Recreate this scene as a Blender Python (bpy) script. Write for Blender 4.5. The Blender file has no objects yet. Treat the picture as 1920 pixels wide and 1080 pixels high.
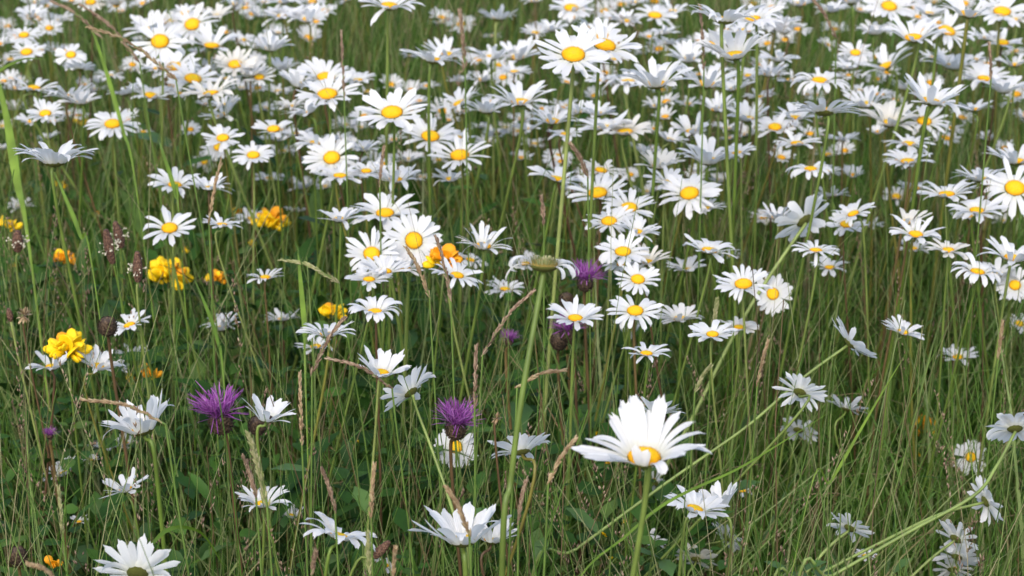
import bpy, math, random
import numpy as np
from mathutils import Vector, Matrix, noise
random.seed(7); rng = np.random.default_rng(7)
R = math.radians
sc = bpy.context.scene
# ---------------------------------------------------------------- camera, sky, sun, exposure
CAM_H = 1.15; PITCH = 22.0; FPX = 4158.0            # focal length in pixels of a 1920 wide frame
cd = bpy.data.cameras.new('camera'); cam = bpy.data.objects.new('camera', cd); sc.collection.objects.link(cam)
cam.location = (0, 0, CAM_H); cam.rotation_euler = (R(90 - PITCH), 0, 0)
cd.sensor_width = 36; cd.lens = 36 * FPX / 1920; cd.clip_start = .05; cd.clip_end = 2000
cd.dof.use_dof = True; cd.dof.focus_distance = 1.55; cd.dof.aperture_fstop = 16.0
sc.camera = cam
w = bpy.data.worlds.new('World'); sc.world = w; w.use_nodes = True
nt = w.node_tree; sky = nt.nodes.new('ShaderNodeTexSky'); sky.sky_type = 'NISHITA'; sky.sun_disc = False
SUN_EL, SUN_AZ = 46.0, -165.0
sky.sun_elevation = R(SUN_EL); sky.sun_rotation = R(SUN_AZ); sky.dust_density = 2.5; sky.ozone_density = .8
bg = nt.nodes['Background']; bg.inputs[1].default_value = 0.15; nt.links.new(sky.outputs[0], bg.inputs[0])
sl = bpy.data.lights.new('sun', 'SUN'); sl.energy = 0.95; sl.angle = R(35); sl.color = (1, .96, .9)
so = bpy.data.objects.new('sun', sl); sc.collection.objects.link(so); so.location = (0, 0, 20)
sd = Vector((math.sin(R(SUN_AZ)) * math.cos(R(SUN_EL)), math.cos(R(SUN_AZ)) * math.cos(R(SUN_EL)), math.sin(R(SUN_EL))))
so.rotation_euler = (-sd).to_track_quat('-Z', 'Y').to_euler()
vs = sc.view_settings; vs.view_transform = 'Standard'; vs.look = 'None'; vs.exposure = 1.05; vs.gamma = 1
# ---------------------------------------------------------------- helpers
P = R(PITCH)
FW = np.array([0, math.cos(P), -math.sin(P)]); UP = np.array([0, math.sin(P), math.cos(P)]); RT = np.array([1., 0, 0])
CAM = np.array([0, 0, CAM_H])
def pt(x, y, z):                                     # photo pixel + depth (m) -> world point
    return CAM + z * (FW + RT * (x - 960) / FPX + UP * (540 - y) / FPX)
def proj(p):
    d = p - CAM; z = d @ FW
    return 960 + FPX * (d @ RT) / z, 540 - FPX * (d @ UP) / z, z
def z_for_height(y, h):                              # depth at which the ray through row y is h above the ground
    return (h - CAM_H) / (FW[2] + UP[2] * (540 - y) / FPX)

def mat(name, build):
    m = bpy.data.materials.new(name); m.use_nodes = True; t = m.node_tree; t.nodes.clear()
    out = t.nodes.new('ShaderNodeOutputMaterial'); build(t, out); return m
def N(t, typ, **kw):
    n = t.nodes.new(typ)
    for k, v in kw.items():
        if k.startswith('i_'): n.inputs[k[2:].replace('_', ' ')].default_value = v
        else: setattr(n, k, v)
    return n
def ramp(t, stops, interp='LINEAR'):
    r = t.nodes.new('ShaderNodeValToRGB'); cr = r.color_ramp; cr.interpolation = interp
    while len(cr.elements) < len(stops): cr.elements.new(.5)
    for e, (p, c) in zip(cr.elements, stops): e.position = p; e.color = (*c, 1)
    return r
def leafy(stops, transl=.3, rough=.5, streak=0.0, island=True, spec=.35):
    def b(t, out):
        L = t.links
        if island: src = N(t, 'ShaderNodeNewGeometry').outputs['Random Per Island']
        else: src = N(t, 'ShaderNodeObjectInfo').outputs['Random']
        r = ramp(t, stops); L.new(src, r.inputs[0]); col = r.outputs[0]
        tc = N(t, 'ShaderNodeTexCoord'); nz = N(t, 'ShaderNodeTexNoise'); nz.inputs['Scale'].default_value = 45
        L.new(tc.outputs['Object'], nz.inputs['Vector'])
        hs = N(t, 'ShaderNodeHueSaturation'); L.new(col, hs.inputs['Color'])
        mr = N(t, 'ShaderNodeMapRange'); mr.inputs[1].default_value = .3; mr.inputs[2].default_value = .7
        mr.inputs[3].default_value = .75; mr.inputs[4].default_value = 1.25
        L.new(nz.outputs[0], mr.inputs[0]); L.new(mr.outputs[0], hs.inputs['Value']); col = hs.outputs[0]
        p = N(t, 'ShaderNodeBsdfPrincipled'); L.new(col, p.inputs['Base Color']); p.inputs['Roughness'].default_value = rough
        p.inputs['Specular IOR Level'].default_value = spec
        tr = N(t, 'ShaderNodeBsdfTranslucent'); L.new(col, tr.inputs[0])
        mx = N(t, 'ShaderNodeMixShader'); mx.inputs[0].default_value = transl
        L.new(p.outputs[0], mx.inputs[1]); L.new(tr.outputs[0], mx.inputs[2]); L.new(mx.outputs[0], out.inputs[0])
    return b
M = {}
M['grass'] = mat('grass', leafy([(0, (.028, .078, .010)), (.35, (.055, .138, .015)), (.7, (.098, .195, .026)), (.92, (.15, .235, .045)), (.96, (.19, .16, .06)), (1, (.13, .09, .04))]))
M['stalk'] = mat('grass_stalk', leafy([(0, (.060, .140, .018)), (.55, (.125, .21, .038)), (.82, (.20, .25, .085)), (.90, (.17, .12, .05)), (1, (.09, .055, .03))], .1))
M['fine'] = mat('fine_stalk', leafy([(0, (.16, .20, .06)), (.5, (.26, .28, .11)), (.8, (.32, .29, .15)), (1, (.20, .13, .07))], .1))
M['pale_blade'] = mat('pale_blade', leafy([(0, (.09, .15, .03)), (.5, (.16, .22, .065)), (.85, (.23, .27, .11)), (1, (.26, .20, .10))], .2))
M['leaf'] = mat('leaf', leafy([(0, (.014, .045, .007)), (.5, (.028, .078, .010)), (.85, (.05, .12, .016)), (1, (.085, .14, .03))], .25, .5, spec=.2))
M['broad_blade'] = mat('broad_blade', leafy([(0, (.10, .18, .015)), (1, (.17, .26, .03))], .3, .5, island=False))
M['daisy_leaf'] = mat('daisy_leaf', leafy([(0, (.03, .08, .02)), (1, (.08, .15, .035))], .25, .45, island=False))
M['stem_green'] = mat('stem_green', leafy([(0, (.09, .145, .02)), (.7, (.15, .20, .045)), (1, (.23, .27, .08))], .05, .45, island=False))
M['stem_pale'] = mat('stem_pale', leafy([(0, (.16, .22, .055)), (1, (.22, .28, .08))], .05, .5, island=False))
M['stem_olive'] = mat('stem_olive', leafy([(0, (.14, .12, .025)), (1, (.17, .18, .035))], .05, .45, island=False))
M['stem_brown'] = mat('stem_brown', leafy([(0, (.09, .048, .025)), (1, (.14, .095, .035))], .03, .5, island=False))
M['seed_tan'] = mat('seed_tan', leafy([(0, (.22, .14, .075)), (.5, (.32, .22, .12)), (1, (.42, .33, .19))], .15, .6))
M['seed_purple'] = mat('seed_purple', leafy([(0, (.15, .09, .06)), (.6, (.26, .175, .115)), (1, (.38, .29, .19))], .15, .6))
M['seed_green'] = mat('seed_green', leafy([(0, (.18, .21, .07)), (.6, (.30, .30, .13)), (1, (.42, .38, .22))], .2, .6))
def petal_b(col, vein):
    def b(t, out):
        L = t.links; p = N(t, 'ShaderNodeBsdfPrincipled'); p.inputs['Roughness'].default_value = .6
        p.inputs['Specular IOR Level'].default_value = .25
        uv = N(t, 'ShaderNodeUVMap'); sx = N(t, 'ShaderNodeSeparateXYZ'); L.new(uv.outputs[0], sx.inputs[0])
        m = N(t, 'ShaderNodeMath', operation='MULTIPLY'); m.inputs[1].default_value = 34; L.new(sx.outputs[0], m.inputs[0])
        s = N(t, 'ShaderNodeMath', operation='SINE'); L.new(m.outputs[0], s.inputs[0])
        bp = N(t, 'ShaderNodeBump'); bp.inputs['Strength'].default_value = .4; bp.inputs['Distance'].default_value = .0003
        L.new(s.outputs[0], bp.inputs['Height']); L.new(bp.outputs[0], p.inputs['Normal'])
        r = ramp(t, [(0, vein), (.3, col), (1, col)]); L.new(sx.outputs[1], r.inputs[0]); L.new(r.outputs[0], p.inputs['Base Color'])
        tr = N(t, 'ShaderNodeBsdfTranslucent'); tr.inputs[0].default_value = (*col, 1)
        mx = N(t, 'ShaderNodeMixShader'); mx.inputs[0].default_value = .38
        L.new(p.outputs[0], mx.inputs[1]); L.new(tr.outputs[0], mx.inputs[2]); L.new(mx.outputs[0], out.inputs[0])
    return b
M['petal'] = mat('petal', petal_b((.79, .787, .78), (.75, .75, .63)))
M['petal_old'] = mat('petal_old', petal_b((.80, .77, .70), (.66, .60, .44)))
def bumpy(c1, c2, scale, dist, rough=.7, kind='V', transl=0):
    def b(t, out):
        L = t.links; p = N(t, 'ShaderNodeBsdfPrincipled'); p.inputs['Roughness'].default_value = rough
        p.inputs['Specular IOR Level'].default_value = .25
        tc = N(t, 'ShaderNodeTexCoord')
        if kind == 'V': v = N(t, 'ShaderNodeTexVoronoi'); o = v.outputs['Distance']
        else: v = N(t, 'ShaderNodeTexNoise'); o = v.outputs[0]
        v.inputs['Scale'].default_value = scale; L.new(tc.outputs['Object'], v.inputs['Vector'])
        r = ramp(t, [(.1, c1), (.75, c2)]); L.new(o, r.inputs[0]); L.new(r.outputs[0], p.inputs['Base Color'])
        bp = N(t, 'ShaderNodeBump'); bp.invert = kind == 'V'; bp.inputs['Strength'].default_value = .8; bp.inputs['Distance'].default_value = dist
        L.new(o, bp.inputs['Height']); L.new(bp.outputs[0], p.inputs['Normal']); L.new(p.outputs[0], out.inputs[0])
    return b
def disc_b(t, out):
    L = t.links; p = N(t, 'ShaderNodeBsdfPrincipled'); p.inputs['Roughness'].default_value = .75; p.inputs['Specular IOR Level'].default_value = .2
    tc = N(t, 'ShaderNodeTexCoord'); sp = N(t, 'ShaderNodeSeparateXYZ'); L.new(tc.outputs['Object'], sp.inputs[0]); cb = N(t, 'ShaderNodeCombineXYZ'); L.new(sp.outputs[0], cb.inputs[0]); L.new(sp.outputs[1], cb.inputs[1])
    ln = N(t, 'ShaderNodeVectorMath', operation='LENGTH'); L.new(cb.outputs[0], ln.inputs[0]); r = ramp(t, [(0, (.52, .42, .03)), (.35, (.68, .44, .012)), (.75, (.70, .40, .008)), (1, (.56, .25, .004))]); L.new(ln.outputs['Value'], r.inputs[0])
    nz = N(t, 'ShaderNodeTexNoise'); nz.inputs['Scale'].default_value = 9; L.new(tc.outputs['Object'], nz.inputs['Vector']); hs = N(t, 'ShaderNodeHueSaturation'); L.new(r.outputs[0], hs.inputs['Color'])
    mr = N(t, 'ShaderNodeMapRange'); mr.inputs[1].default_value = .3; mr.inputs[2].default_value = .7; mr.inputs[3].default_value = .82; mr.inputs[4].default_value = 1.12; L.new(nz.outputs[0], mr.inputs[0]); L.new(mr.outputs[0], hs.inputs['Value'])
    L.new(hs.outputs[0], p.inputs['Base Color']); L.new(p.outputs[0], out.inputs[0])
M['disc'] = mat('flower_centre', disc_b)
M['disc_old'] = mat('flower_centre_old', bumpy((.62, .50, .14), (.32, .22, .05), 900, .001))
M['disc_dark'] = mat('flower_centre_dark', bumpy((.10, .05, .03), (.04, .02, .015), 900, .001))
M['cup'] = mat('green_cup', bumpy((.17, .22, .035), (.10, .09, .018), 500, .0008))
M['yellow'] = mat('yellow_petal', bumpy((.90, .66, .010), (.84, .50, .006), 220, .0002, .5, 'N'))
M['orange'] = mat('orange_petal', bumpy((.82, .40, .010), (.72, .26, .006), 220, .0002, .5, 'N'))
M['purple'] = mat('purple_floret', leafy([(0, (.19, .04, .21)), (.6, (.33, .085, .35)), (1, (.48, .21, .50))], .3, .5))
M['bud'] = mat('scaly_bud', bumpy((.13, .085, .05), (.03, .02, .014), 420, .0012))
M['plantain'] = mat('plantain_head', bumpy((.21, .115, .07), (.07, .035, .025), 700, .0014))
M['anther'] = mat('anther', bumpy((.70, .66, .52), (.5, .45, .33), 900, .0002))
M['soil'] = mat('soil', bumpy((.022, .028, .010), (.045, .035, .018), 26, .02, .9, 'N'))

def mesh_obj(name, v, f, m, parent=None, uv=None, smooth=True):
    me = bpy.data.meshes.new(name); me.from_pydata([tuple(map(float, a)) for a in v], [], f); me.materials.append(m)
    if smooth: me.polygons.foreach_set('use_smooth', [True] * len(me.polygons))
    if uv is not None:
        ul = me.uv_layers.new(name='UVMap'); idx = np.empty(len(me.loops), dtype=np.int32); me.loops.foreach_get('vertex_index', idx)
        ul.data.foreach_set('uv', np.asarray(uv, dtype=np.float32)[idx].ravel())
    o = bpy.data.objects.new(name, me); sc.collection.objects.link(o)
    if parent: o.parent = parent
    return o
def add(name, me, parent, mx=None):
    o = bpy.data.objects.new(name, me); sc.collection.objects.link(o); o.parent = parent
    if mx is not None: o.matrix_local = mx
    return o
def thing(name, cat, loc, label, group=None):
    o = bpy.data.objects.new(name, None); sc.collection.objects.link(o); o.location = loc; o.empty_display_size = .02
    o['label'] = label; o['category'] = cat
    if group: o['group'] = group
    return o
def catmull(ps, n):
    ps = [np.array(p, float) for p in ps]; ps = [2 * ps[0] - ps[1]] + ps + [2 * ps[-1] - ps[-2]]; out = []
    for i in range(1, len(ps) - 2):
        a, b, c, d = ps[i - 1:i + 3]
        for k in range(n):
            t = k / n; out.append(.5 * ((2 * b) + (-a + c) * t + (2 * a - 5 * b + 4 * c - d) * t * t + (-a + 3 * b - 3 * c + d) * t ** 3))
    out.append(ps[-2]); return out
def tube(path, r0, r1, k=6):
    v, f = [], []; n = len(path); side = None
    for i, p in enumerate(path):
        d = path[min(i + 1, n - 1)] - path[max(i - 1, 0)]; d = d / (np.linalg.norm(d) + 1e-9)
        if side is None: side = np.cross(d, [0.3, 1, .2])
        side = side - d * (side @ d); side /= np.linalg.norm(side); o = np.cross(d, side); r = r0 + (r1 - r0) * i / (n - 1)
        for j in range(k):
            a = 2 * math.pi * j / k; v.append(p + r * (math.cos(a) * side + math.sin(a) * o))
        if i:
            for j in range(k):
                a, b = (i - 1) * k + j, (i - 1) * k + (j + 1) % k; f.append((a, b, b + k, a + k))
    f.append(tuple(range(k))[::-1]); f.append(tuple((n - 1) * k + j for j in range(k)))
    return v, f
def lathe(prof, k, jit=0):
    v, f = [], []
    for i, (r, z) in enumerate(prof):
        for j in range(k):
            a = 2 * math.pi * (j + .5 * (i % 2)) / k; q = 1 + random.uniform(-jit, jit)
            v.append((r * q * math.cos(a), r * q * math.sin(a), z + r * random.uniform(-jit, jit) * .5))
        if i:
            for j in range(k):
                a, b = (i - 1) * k + j, (i - 1) * k + (j + 1) % k; f.append((a, b, b + k, a + k))
    f.append(tuple((len(prof) - 1) * k + j for j in range(k))); return v, f
def frame(n):
    n = Vector(n).normalized(); x = Vector((1, 0, 0)); x = (x - n * x.dot(n)).normalized(); y = n.cross(x)
    return Matrix((x, y, n)).transposed().to_4x4()

# ---------------------------------------------------------------- ground
def ground():
    n = 90; v, f = [], []
    xs = np.sign(np.linspace(-1, 1, n)) * np.abs(np.linspace(-1, 1, n)) ** 4 * 300
    for j in range(n):
        for i in range(n):
            x, y = xs[i], xs[j] + 2.5; v.append((x, y, .02 * noise.noise(Vector((x * 3, y * 3, 0))) - .01))
    for j in range(n - 1):
        for i in range(n - 1): a = j * n + i; f.append((a, a + 1, a + n + 1, a + n))
    o = mesh_obj('ground', v, f, M['soil']); o['kind'] = 'structure'; o['label'] = 'dark soil under the meadow'
ground()

# ---------------------------------------------------------------- daisies
# x y width code sideways-tilt ; codes: f F X face the viewer, n level, c cup, s side-on, u underside, b back, d drooping
CAT = '''
170 4 62 f 0;285 56 95 c -12;315 41 66 f 0;361 46 98 F 0;347 25 58 f 0;406 31 62 c 5;300 78 110 F 0;327 125 100 f 0;397 86 95 c 5;441 121 82 f 0
362 148 104 f 8;395 176 112 n -6;335 176 62 n 0;45 66 62 f 0;50 98 72 f 0;75 95 58 n 0;133 103 62 F 0;150 130 62 u 0;205 142 58 n 0;60 30 62 c 0
8 45 44 n 0;64 166 88 n 5;132 182 96 u 0;60 228 62 n 0;85 213 72 f 0;153 192 72 c 0;211 233 98 f 0;283 180 92 n 12;418 216 86 n -24;418 259 76 f 0
420 197 64 n -10;295 129 64 n 0;5 237 44 n 0;33 150 52 n 0;470 140 62 c 0;475 112 52 f 0;218 6 62 c 0;356 246 36 n 0;475 30 44 n 0;440 8 60 c 0
532 4 76 n 0;527 32 86 n 0;551 27 82 n 6;578 37 82 n -6;730 12 116 n 0;932 35 76 s 0;924 68 38 n 0;812 113 118 s 6;838 103 96 n 3;922 108 92 n 0
938 122 52 f 0;955 140 52 F 0;862 152 54 s 0;905 150 58 c 0;486 145 62 f 0;507 92 76 c 0;520 62 54 s 0;560 159 78 c 10;611 145 108 f 0;614 177 118 f 0
671 151 68 n 0;576 212 88 s -16;513 242 78 f 0;546 200 64 n 0;735 211 128 f 0;648 235 52 n 0;675 240 48 c 0;592 268 84 n 0;632 262 60 n 0;807 256 108 f 8
862 194 90 n -18;912 208 84 c 0;858 258 64 n 0;900 238 44 n 0;948 240 44 n 0;912 265 48 n 0;1002 2 54 n 0;1071 15 86 f 0;1150 35 64 n 0;1171 40 72 n 0
1228 29 86 f 0;1130 68 74 F 0;1075 103 142 F 4;1134 86 132 f 8;1073 132 98 c 0;1255 82 68 s 0;1358 38 136 s 4;1411 36 118 n -6;1393 60 108 s 0;1342 82 82 f 0
1377 104 128 c -8;1292 112 84 c 0;1205 100 44 n 0;965 135 64 n 0;970 108 84 c 0;975 192 116 c 0;1177 155 106 d 0;1230 158 126 c -6;1325 158 116 c 8;1376 168 84 s 0
1345 206 74 c 0;1402 223 78 c 0;1036 228 96 n 0;979 223 54 n 0;990 242 64 s 0;972 246 44 n 0;1085 210 68 s 0;1120 214 72 c 0;1136 240 112 s -8;1172 248 108 n 0
1060 252 68 n 0;1297 247 72 c 0;1255 262 64 n 12;1190 5 54 n 0;1450 52 96 c 5;1500 8 82 n 0;1597 6 64 u 0;1667 12 98 f 0;1702 3 82 n 0;1815 27 114 c 6
1775 58 106 f 12;1879 22 104 f 0;1905 38 64 n 0;1713 72 116 c 0;1604 99 62 f 0;1460 112 78 n 0;1880 80 72 f 0;1661 124 98 c -26;1787 125 98 c 0;1592 128 64 s 0
1537 153 116 d 0;1611 170 58 n 0;1846 148 102 n 0;1883 170 84 c 0;1546 210 132 u 0;1625 196 92 c -10;1745 190 126 c 6;1825 206 74 s 0;1491 222 82 c 0;1453 239 78 f 0
1667 231 106 c 0;1733 228 90 f 0;1494 270 88 n 0;1580 262 64 s 0;1704 270 92 n 0;1852 260 44 n 0;103 304 142 s 0;5 278 34 n 0;38 388 48 c 0;328 347 96 n 6
318 428 98 f 0;392 353 78 c 0;384 303 48 F 0;410 276 62 F 0;475 291 78 f 0;416 422 78 n 0;470 410 62 n 0;497 521 76 n 0;555 296 48 u 35;622 296 102 F 0
505 335 58 n 0;566 352 54 c 0;638 330 98 n 6;612 350 44 n 0;687 321 74 n 0;741 338 94 c 0;735 299 54 n 0;766 300 58 c 0;680 281 68 s 0;862 292 112 f 0
844 337 68 c 0;722 400 124 c 0;636 412 78 c 0;776 451 108 X 8;697 476 102 F 6;721 510 98 n 0;692 524 84 n 0;760 505 78 n 0;857 517 98 n 8;882 488 70 d 14
906 462 98 c 0;947 543 72 n 6;555 396 48 s 0;1046 295 58 F 0;1045 336 104 s 12;1076 356 62 n 0;1127 320 86 n 8;1121 362 112 f -8;1235 312 82 c 0;1254 343 92 n 6
1328 302 116 c 0;1382 287 72 n -8;1293 363 116 f -10;1180 389 98 f 0;1212 360 54 n 0;1142 415 96 f 0;1196 436 82 c 10;1168 472 98 f 0;1213 492 78 c 0;1166 496 78 n 0
1196 524 86 f 0;1330 470 108 s 5;1365 481 44 n 0;1287 506 72 c 0;1325 391 74 n 0;1365 385 34 n 0;1394 533 106 f 0;986 495 64 n 0;1430 408 58 n 0;1520 318 92 d 0
1552 322 62 n 0;1507 413 122 b -28;1457 408 74 c 0;1560 368 66 u -10;1600 401 84 n -22;1587 421 74 f 0;1627 425 58 s 0;1530 470 90 n 0;1556 502 72 n 0;1702 303 98 n 0
1681 369 58 f 0;1716 353 64 n 0;1775 365 116 n 0;1840 337 104 s 0;1903 353 124 F 0;1905 303 102 c 0;1832 395 106 n 0;1817 406 64 n 0;1717 440 100 n 0;1700 417 88 c 0
1778 470 86 n 0;1712 466 64 n 0;1833 510 106 d 5;1870 515 74 c 0;1898 485 108 c 8;1903 535 74 F 0;1880 415 48 c 0;1449 551 76 X 0;243 610 82 n -10;415 616 72 c 0
98 688 82 c 0;184 688 84 c 14;219 692 44 c 0;248 670 60 c 0;268 806 146 c -16;530 599 68 s 0;613 628 104 s 0;592 650 76 n 0;703 585 106 d -3;715 700 98 c 5
770 735 106 u -32;500 785 96 c 12;855 838 80 X 0;1079 597 106 n 0;1095 590 60 n 0;1191 583 100 f 0;1182 620 68 n 0;1275 598 78 c 0;1336 627 88 n 0;1386 614 80 n 0
1212 663 90 n 0;1230 775 94 u 10;1594 643 108 u 46;1693 623 82 n 12;1796 670 72 n 0;1500 735 96 b 22;1497 806 76 b 14;1587 766 78 u 12;1903 803 112 b 0;1912 607 54 f 0
200 840 72 s 0;236 832 44 c 0;120 888 72 c -20;170 862 32 n 0;236 918 88 s -12;148 978 36 c 0;258 1074 156 b 0;492 946 92 c 0;546 968 54 c 8;636 1006 146 d 14
722 1060 58 n 8;868 1014 164 c 0;922 1014 98 s 8;978 846 112 u -10;1208 858 206 c 3;1230 905 78 b 46;1138 868 44 s 0;1303 955 118 n 14;1350 950 96 c -14;1306 1048 82 b 10
1363 1008 74 b 46;1215 1015 66 n 12;1392 920 54 n 0;1820 857 66 X 0;1594 990 90 b 22;1848 940 90 b 58;1792 1010 88 b 30;1794 1044 84 b 20;1786 1068 76 b 10;1622 1042 44 n 0
20 112 50 n 0;110 40 52 c 0;236 176 70 s -15;455 76 52 n 0;180 168 50 n 0;128 214 54 n 0;28 204 52 c 0;530 128 60 c 0;522 172 56 n 0;496 204 54 n 0;556 252 62 n 0;690 172 50 n 0;452 166 54 n 0
390 136 58 c 0;425 148 56 n 0;1004 62 56 n 0;1034 56 60 c 0;1108 52 56 n 0;1245 62 60 n 0;1262 22 60 c 0;1130 152 66 n 0;1150 112 62 n 0;1290 196 58 n 0;1425 182 62 n 0;1442 140 70 c 0;1482 150 60 n 0
1402 142 62 n 0;1640 62 66 c 0;1742 26 70 n 0;1850 72 62 n 0;1752 108 60 n 0;1902 122 64 c 0;1828 112 58 n 0;1552 290 54 n 0;1402 252 58 c 0;1362 242 60 n 0;1210 286 62 c 0;1060 200 58 n 0;1002 270 54 n 0
822 300 52 n 0;792 332 50 n 0;712 302 54 c 0;602 322 54 n 0;530 284 56 n 0;250 130 54 n 0;1350 130 58 n 0;1560 20 60 n 0;1230 200 58 n 0;1470 60 66 c 0
'''
LAND = {  # (x, y): (short name, own label)
 (1075, 103): ('tall broad daisy', 'tall broad white daisy with big domed golden centre, rising above its neighbours'),
 (735, 211): ('even open daisy', 'even open white daisy with round golden centre and one petal folded down in front'),
 (211, 233): ('upper left open daisy', 'open white daisy with oval golden centre, alone beside a broad green blade at upper left'),
 (1537, 153): ('curved down daisy', 'white daisy whose outer petals curve down all round, above a dark-based one'),
 (103, 304): ('wide left side-on daisy', 'wide side-on white daisy with ragged petals near the left edge'),
 (318, 428): ('daisy over yellow trefoil', 'lone open white daisy standing above a bright yellow trefoil'),
 (1208, 858): ('largest daisy', 'largest white daisy, cupped with long broad petals and half hidden golden centre'),
 (268, 806): ('tall cupped left daisy', 'white daisy with tall cupped petals leaning right, crossed by a tan grass seed head'),
 (258, 1074): ('bottom left fan daisy', 'white daisy fanned out and seen from behind, cut off at the bottom left'),
 (868, 1014): ('bottom middle cupped daisy', 'cupped white daisy with golden centre at the bottom middle, largest of the touching pair'),
 (636, 1006): ('curling bottom daisy', 'drooping white daisy with curled petal ends beside a brown plantain head at the bottom'),
 (1507, 413): ('big back-turned daisy', 'big white daisy seen from behind on a long slanting pale stem'),
 (1594, 643): ('edge-on tilted daisy', 'white daisy tilted edge-on like a dish on a long slanting stem'),
 (1820, 857): ('small face-on right daisy', 'small face-on white daisy with orange-yellow centre low at the right'),
 (1903, 803): ('right edge back-turned daisy', 'back-turned white daisy with green cup at the right edge'),
 (1079, 597): ('flat daisy before knapweed', 'flat white daisy with golden centre right in front of a purple knapweed'),
 (776, 451): ('face-on middle daisy', 'white daisy facing the viewer with large round golden centre, beside orange trefoil'),
 (1903, 353): ('right edge domed daisy', 'white daisy with large domed golden centre at the right edge'),
 (1712, 72): ('', ''), (361, 46): ('upper left round centre daisy', 'white daisy with big round orange centre crossed by a brown stem at upper left'),
 (1358, 38): ('long side-on top daisy', 'long side-on white daisy at the top, left of a golden-centred one it touches'),
 (862, 292): ('mid open daisy', 'open white daisy with oval golden centre just right of a long brown stem'),
 (1775, 365): ('flat right daisy', 'flat white daisy with one petal hanging in front of its centre at the right'),
 (1394, 533): ('round low daisy', 'open white daisy with domed golden centre left of the long slanting stem'),
 (1230, 158): ('fan of petals daisy', 'white daisy like a shallow fan on a straight green stem, right of a drooping one'),
 (1745, 190): ('gap-petalled cup daisy', 'cupped white daisy with wide gaps between raised left petals and golden centre'),
 (770, 735): ('left-leaning underside daisy', 'white daisy leaning left and showing its green cup on a bent stem'),
 (722, 400): ('two-pronged daisy', 'large white daisy with two petals standing up like prongs behind its golden centre'),
 (1303, 955): ('low right paired daisy', 'white daisy with a petal hanging over its edge, left one of the low pair'),
 (1594, 990): ('ragged back-turned daisy', 'ragged back-turned white daisy with thin curling petals low on the right'),
 (1293, 363): ('broad tilted daisy', 'broad white daisy tilted left with large oval golden centre, crossed by brown stems'),
 (614, 177): ('big dome daisy', 'big white daisy with golden dome directly below another one and crossed by a stem'),
 (1500, 735): ('mid right back-turned daisy', 'back-turned white daisy with a slanting stem crossing in front of it'),
}
STYLE = {'f': (14, 20, -24), 'F': (29, 11, -20), 'X': (60, 2, -6), 'n': (-2, 29, -36), 'c': (-4, 47, -34), 's': (-11, 34, -40), 'u': (-29, 30, -26), 'b': (-58, 12, -16), 'd': (0, 42, -105)}
LOOK = {'f': 'with golden centre', 'F': 'facing outward', 'X': 'face-on', 'n': 'with flat petals', 'c': 'with raised petals', 's': 'side-on', 'u': 'underside showing', 'b': 'back turned', 'd': 'petals drooping'}
WP = [(0, .66), (.2, .80), (.5, .98), (.78, 1.0), (.92, .90), (1, .56)]
def wprof(s): return float(np.interp(s, [a for a, _ in WP], [b for _, b in WP]))
def petal(phi, r0, L, W, e0, curl, ns, nv, twist=0, side=0, zoff=0):
    v, f, uv = [], [], []; r, z, sy = r0, zoff, 0.; cross = np.linspace(-1, 1, nv)
    notch = [random.uniform(-.10, .04) for _ in range(nv)]; notch[0] = notch[-1] = -.11
    for i in range(ns):
        s = i / (ns - 1)
        if i:
            a = e0 + curl * ((i - .5) / (ns - 1)) ** 1.4; r += L / (ns - 1) * math.cos(a); z += L / (ns - 1) * math.sin(a); sy += side * L / (ns - 1) * s
        a = e0 + curl * s ** 1.4; hw = W / 2 * wprof(s); tw = twist * s
        for c, nn in zip(cross, notch):
            e = nn * L * max(0, s - .8) * 5; y = c * hw; ch = -.22 * hw * (1 - c * c) + .10 * hw * math.cos(c * 9) * s
            yy = y * math.cos(tw); zz = y * math.sin(tw) + ch
            px = r + e * math.cos(a) - zz * math.sin(a); pz = z + e * math.sin(a) + zz * math.cos(a); py = sy + yy
            v.append((px * math.cos(phi) - py * math.sin(phi), px * math.sin(phi) + py * math.cos(phi), pz)); uv.append((c * .5 + .5, s))
    for i in range(ns - 1):
        for j in range(nv - 1): a = i * nv + j; f.append((a, a + 1, a + nv + 1, a + nv))
    return v, f, uv
def merge(parts):
    V, F, U = [], [], []
    for v, f, u in parts:
        k = len(V); V += v; F += [tuple(a + k for a in q) for q in f]; U += u
    return V, F, U
disc_me = []
for q in range(4):
    n = 7; flat = random.uniform(.30, .44)
    prof = [(.94, -.12)] + [(.97 * math.cos(a), math.sin(a) * flat - .13 * max(0, (a - 1.0))) for a in np.linspace(0, 1.48, n)]
    v, f = lathe(prof, 24, .01)
    for k in range(230):                               # the packed tiny florets
        rr = .98 * math.sqrt((k + .5) / 230); a = k * 2.39996; zz = math.sqrt(max(0, 1 - rr * rr)) * flat - .13 * max(0, math.acos(rr) - 1.0)
        nn = np.array([rr * math.cos(a) * flat, rr * math.sin(a) * flat, math.sqrt(max(.02, 1 - rr * rr))]); nn /= np.linalg.norm(nn); c = np.array([rr * math.cos(a), rr * math.sin(a), zz]) * .985
        o = np.array([-math.sin(a), math.cos(a), 0]); u = np.cross(nn, o); h_ = .040 * random.uniform(.7, 1.3) * (.6 + .8 * rr); b = len(v)
        v += [tuple(c + o * h_), tuple(c + u * h_), tuple(c - o * h_), tuple(c - u * h_), tuple(c + nn * h_ * 2.1)]; f += [(b, b + 1, b + 4), (b + 1, b + 2, b + 4), (b + 2, b + 3, b + 4), (b + 3, b, b + 4)]
    me = bpy.data.meshes.new('flower_centre'); me.from_pydata(v, [], f)
    me.polygons.foreach_set('use_smooth', [True] * len(me.polygons)); disc_me.append(me)
def disc_var(me, m): c = me.copy(); c.materials.clear(); c.materials.append(m); return c
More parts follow.
